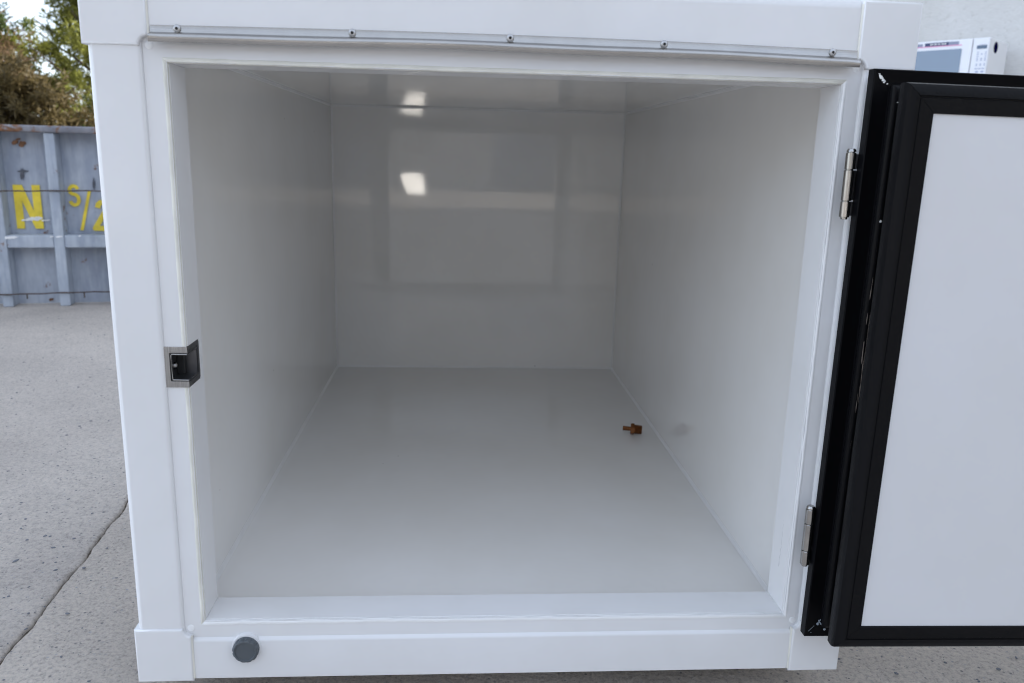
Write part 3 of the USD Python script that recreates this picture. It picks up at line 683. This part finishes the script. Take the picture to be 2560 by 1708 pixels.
def pine(name, base, height, spread, z_lo, seed, leaf, label, tufts, extra=None, lean=(0, 0)):
    r_ = np.random.default_rng(seed)
    root = thing(name, label=label, cat='tree')
    base = np.array(base, float)
    hs = np.linspace(0, height, 9)
    sp = base + np.stack([lean[0] * (hs / height) ** 1.5 + .05 * np.sin(hs * 2 + seed), lean[1] * (hs / height) + .05 * np.cos(hs * 1.7 + seed), hs], 1)
    obj('trunk', tube(sp, np.linspace(.10, .018, 9) * height / 4.0, 9), BARK, root, smooth=True)
    cents, limbs = [], []
    nl = 46
    for k in range(nl):
        f = z_lo + (1 - z_lo) * (k + r_.random()) / nl
        p0 = np.array([np.interp(f * height, hs, sp[:, q]) for q in range(3)])
        a = k * 2.399 + r_.random(); Lb = spread * (1.05 - .75 * ((f - z_lo) / (1 - z_lo)) ** 1.3) * (.6 + .6 * r_.random())
        dirv = np.array([math.cos(a), math.sin(a), .22 + .5 * f * r_.random()])
        qs = np.linspace(0, 1, 6)[:, None]
        P = p0 + dirv * Lb * qs + np.array([0, 0, .16]) * Lb * qs ** 2 + r_.normal(size=(6, 3)) * .02 * qs
        limbs.append(tube(P, np.linspace(.028, .006, 6) * height / 4.0, 6))
        m_ = int(tufts * Lb / spread) + 2
        sub = r_.random(6) ** .7; q = np.clip(sub[r_.integers(0, 6, m_)] + r_.normal(size=m_) * .05, 0, 1); sd = r_.normal(size=(6, 3)); pos = p0 + dirv * Lb * (q[:, None] * .85 + .18) + np.array([0, 0, .16]) * Lb * q[:, None] ** 2
        pos += sd[(np.abs(q[:, None] - sub[None])).argmin(1)] * (.05 + .12 * Lb) * np.array([1, 1, .6]) + r_.normal(size=(m_, 3)) * .055
        cents.append(pos)
    V = []; F = []; n0 = 0
    for v, f in limbs: V.append(v); F.append(f + n0); n0 += len(v)
    obj('limbs', (np.vstack(V), np.vstack(F)), BARK, root, smooth=True)
    cents = np.vstack(cents)
    if extra is not None:
        keep = ~extra(cents)
    else: keep = np.ones(len(cents), bool)
    obj('crown', needles(cents[keep], 36, .062, .0070, r_), leaf, root)
    if (~keep).any(): obj('dead_crown', needles(cents[~keep], 26, .085, .0045, r_, -.2), LEAF_C, root, label='dried brown twigs and needles')
    return root
dead = lambda c: (np.abs(c[:, 0] + 3.50) < .26) & (c[:, 2] < 1.72) & (c[:, 2] > 1.0) & (c[:, 1] < 7.2)
pine('pine_tree', (-4.25, 6.9, GROUND), 3.3, 1.05, .22, 3, LEAF_A, 'dark green pine tree behind the skip at the left edge of the picture', 46, dead)
pine('pine_tree', (-3.25, 7.9, GROUND), 3.0, .72, .28, 5, LEAF_B, 'yellow green pine tree behind the skip beside the white box', 38, None, (.1, 0))
pine('pine_tree', (-3.20, 6.05, GROUND), 1.26, .60, .20, 8, LEAF_D, 'low half-dry olive brown young pine just behind the skip', 30, None)

# ================================================================== WHITE BUILDING, MICROWAVE
AW = math.radians(49.0)
tw, bw = np.array([math.cos(AW), -math.sin(AW), 0]), np.array([math.sin(AW), math.cos(AW), 0])
MA = np.array([3.3965, 3.6, 1.4301])                      # front top right corner of the microwave
def ml(m):
    v = np.array(m.vertices if hasattr(m, 'vertices') else m[0]); f = np.array(m.faces if hasattr(m, 'faces') else m[1])
    return MA + v[:, [0]] * tw + v[:, [1]] * bw + v[:, [2]] * [0, 0, 1], f
STUCCO = mat('stucco', {
    'g': ('geometry', {}), 'n': ('noise_texture', {'scale': 26.0, 'detail': 8.0, 'roughness': .7, 'type': 'fBM'}), 'n2': ('noise_texture', {'scale': 1.6, 'detail': 7.0, 'roughness': .65, 'type': 'fBM'}),
    'r': ('rgb_ramp', {'ramp': [(.28, (.49, .485, .46)), (.5, (.56, .55, .53)), (.7, (.60, .59, .57))]}),
    'r2': ('rgb_ramp', {'ramp': [(.30, (.82, .81, .79)), (.42, (1, 1, 1))]}), 'mx': ('mix', {'mix_type': 'multiply', 'fac': 1.0}),
    'b': ('bump', {'distance': .009}), 'p': ('principled_bsdf', {'roughness': .85, 'specular_ior_level': .3})},
    [('g.position', 'n.vector'), ('g.position', 'n2.vector'), ('n2.fac', 'r.fac'), ('n.fac', 'r2.fac'), ('r.color', 'mx.color1'), ('r2.color', 'mx.color2'), ('mx.color', 'p.base_color'), ('n.fac', 'b.height'), ('b.normal', 'p.normal')])
bld = thing('white_wall', label='white rough-plastered wall behind the microwave, unseen height added for shade', cat='wall')
gz = GROUND - MA[2]
obj('masonry', ml(bx(-1.25, 18, .42, .80, gz - .1, 9.7)), STUCCO, bld)  # unseen height and length added for shade; thin so the trees stay lit
obj('coping', ml(bx(-1.28, 18.1, .36, .86, 9.702, 9.8)), GRIT, bld)
SHELF = plain('shelf_paint', (.70, .70, .70), .5)
sh = thing('wall_shelf', label='shelf on the white wall that carries the microwave', cat='shelf')
obj('board', ml(rbox(-.62, .10, .02, .418, -.322, -.3005, .003, 6)), SHELF, sh)
for u in (-.5, -.04): obj('bracket', ml(bx(u, u + .02, .10, .418, -.46, -.3225)), SHELF, sh)
mw = thing('microwave_oven', label='white microwave oven with a bluish window on the shelf by the wall', cat='microwave')
MWW = plain('enamel_white', (.70, .71, .74), .28)
MWS = plain('case_white', (.74, .74, .74), .4)
obj('case', ml(rbox(-.498, 0.0, .012, .335, -.300, 0.0, .006, 10)), MWS, mw, smooth=40)
obj('door', ml(rbox(-.496, -.0880, -.010, .0115, -.297, -.001, .006, 10)), MWW, mw, smooth=40)
obj('control_panel', ml(rbox(-.0860, -.0005, -.008, .0115, -.297, -.001, .005, 10)), MWW, mw, smooth=40)
GLASS = plain('oven_window', (.16, .21, .28), .10, spec=.8)
obj('window', ml(ext_y(sbox(-.462, -.245, -.140, -.052).buffer(-.006).buffer(.006), -.0118, -.0095)), GLASS, mw)
BAND = plain('band_navy', (.03, .045, .11), .4); BANDG = plain('band_grey', (.22, .24, .32), .4); PINK = plain('band_pink', (.70, .30, .48), .4); KEY = plain('key_print', (.30, .34, .48), .5); DISP = plain('display', (.09, .13, .19), .2)
obj('name_band', ml(ext_y(sbox(-.345, -.0290, -.215, -.0105), -.0112, -.0098)), BAND, mw)
obj('name_band', ml(ext_y(sbox(-.2145, -.0290, -.160, -.0105), -.0112, -.0098)), BANDG, mw)
obj('name_band', ml(ext_y(sbox(-.440, -.0290, -.356, -.0130), -.0112, -.0098)), BANDG, mw)
obj('stripe', ml(ext_y(sbox(-.442, -.0345, -.143, -.0295), -.0110, -.0098)), PINK, mw)
r_ = np.random.default_rng(4); lt = []; u = -.315
while u < -.232:
    w_ = .0018 + .003 * r_.random()
    if r_.random() < .8: lt.append(ext_y(sbox(u, -.0232, u + w_, -.0182 + .003 * r_.random()), -.0118, -.0108))
    u += w_ + .0014
obj('band_print', ml(trimesh.util.concatenate(lt)), FLECK, mw)
obj('display', ml(ext_y(sbox(-.0630, -.0600, -.0110, -.0410), -.0092, -.0078)), DISP, mw)
ks = [ext_y(sbox(-.060 + .0036 * k, -.0385, -.0578 + .0036 * k, -.0362), -.0090, -.0078) for k in range(2, 13)]
for row, z in enumerate((-.0755, -.0850, -.0985, -.1100, -.1200, -.1395, -.1470)):
    for col, x in enumerate((-.0575, -.0370, -.0170)):
        if row < 3 and col == 1 and row != 1: continue
        ks.append(ext_y(sbox(x, z - .0045, x + .0085, z), -.0090, -.0078))
        if row in (1, 3): ks.append(ext_y(sbox(x + .0015, z - .0078, x + .0065, z - .0062), -.0090, -.0078))
ks += [ext_y(sbox(-.059 + .0175 * k, -.1690, -.0450 + .0175 * k, -.1640), -.0090, -.0078) for k in range(3)]
ks += [ext_y(sbox(x, -.1880, x + .014, -.1790), -.0090, -.0078) for x in (-.054, -.026)]
obj('keypad', ml(trimesh.util.concatenate(ks)), KEY, mw, kind='stuff')
th = np.linspace(0, 2 * math.pi, 28, endpoint=False)
vent = Polygon([(.108 + .036 * math.cos(q), -.045 + .031 * math.sin(q)) for q in th])
m = trimesh.creation.extrude_polygon(vent, .0012, engine='earcut'); v = np.array(m.vertices)
obj('side_vent', ml(fixed(np.stack([v[:, 2] - .0004, v[:, 0], v[:, 1]], 1), m.faces)), plain('vent_navy', (.003, .003, .03), .9, spec=0.0), mw)

# ================================================================== ADDED BEHIND THE CAMERA (mirrored in the glossy liner, shapes the light)
FAC = plain('facade', (.56, .52, .46), .85, var=.15, vscale=1.2)  # pale warm tone chosen for the light it bounces into the box
FDOOR = plain('roller_door', (.16, .18, .22), .5, var=.1, vscale=2)
wh = thing('added_warehouse', label='plain grey brown building added across the yard to cut low sky light', cat='building')
obj('wall', bx(-16, 18, -20, -14.0, GROUND - .1, 4.6), FAC, wh)  # unseen building added, height and distance set to screen low sky
obj('roof', bx(-16.3, 18.3, -20.3, -13.7, 4.602, 4.8), GRIT, wh)
obj('roller_door', bx(1.2, 4.6, -13.998, -13.95, GROUND - .02, 3.4), FDOOR, wh)
bd = bx(-.25, .25, -.006, .006, -.19, .19)
n_ = np.array([.65, .64, .41]); n_ /= np.linalg.norm(n_); x_ = np.cross(n_, [0, 0, 1]); x_ /= np.linalg.norm(x_); z_ = np.cross(x_, n_)
v = np.array(bd.vertices); v = v[:, [0]] * x_ + v[:, [1]] * n_ + v[:, [2]] * z_
v += [-.42, -11.6, GROUND + .006 - v[:, 2].min()]
obj('glint_sheet', fixed(v, bd.faces), plain('sheet_metal', (.62, .61, .60), .50, metal=1.0), label='added pale metal sheet angled to mirror a bright square into the liner', cat='metal sheet')  # unseen sheet added, tilted to send a sun glint into the liner
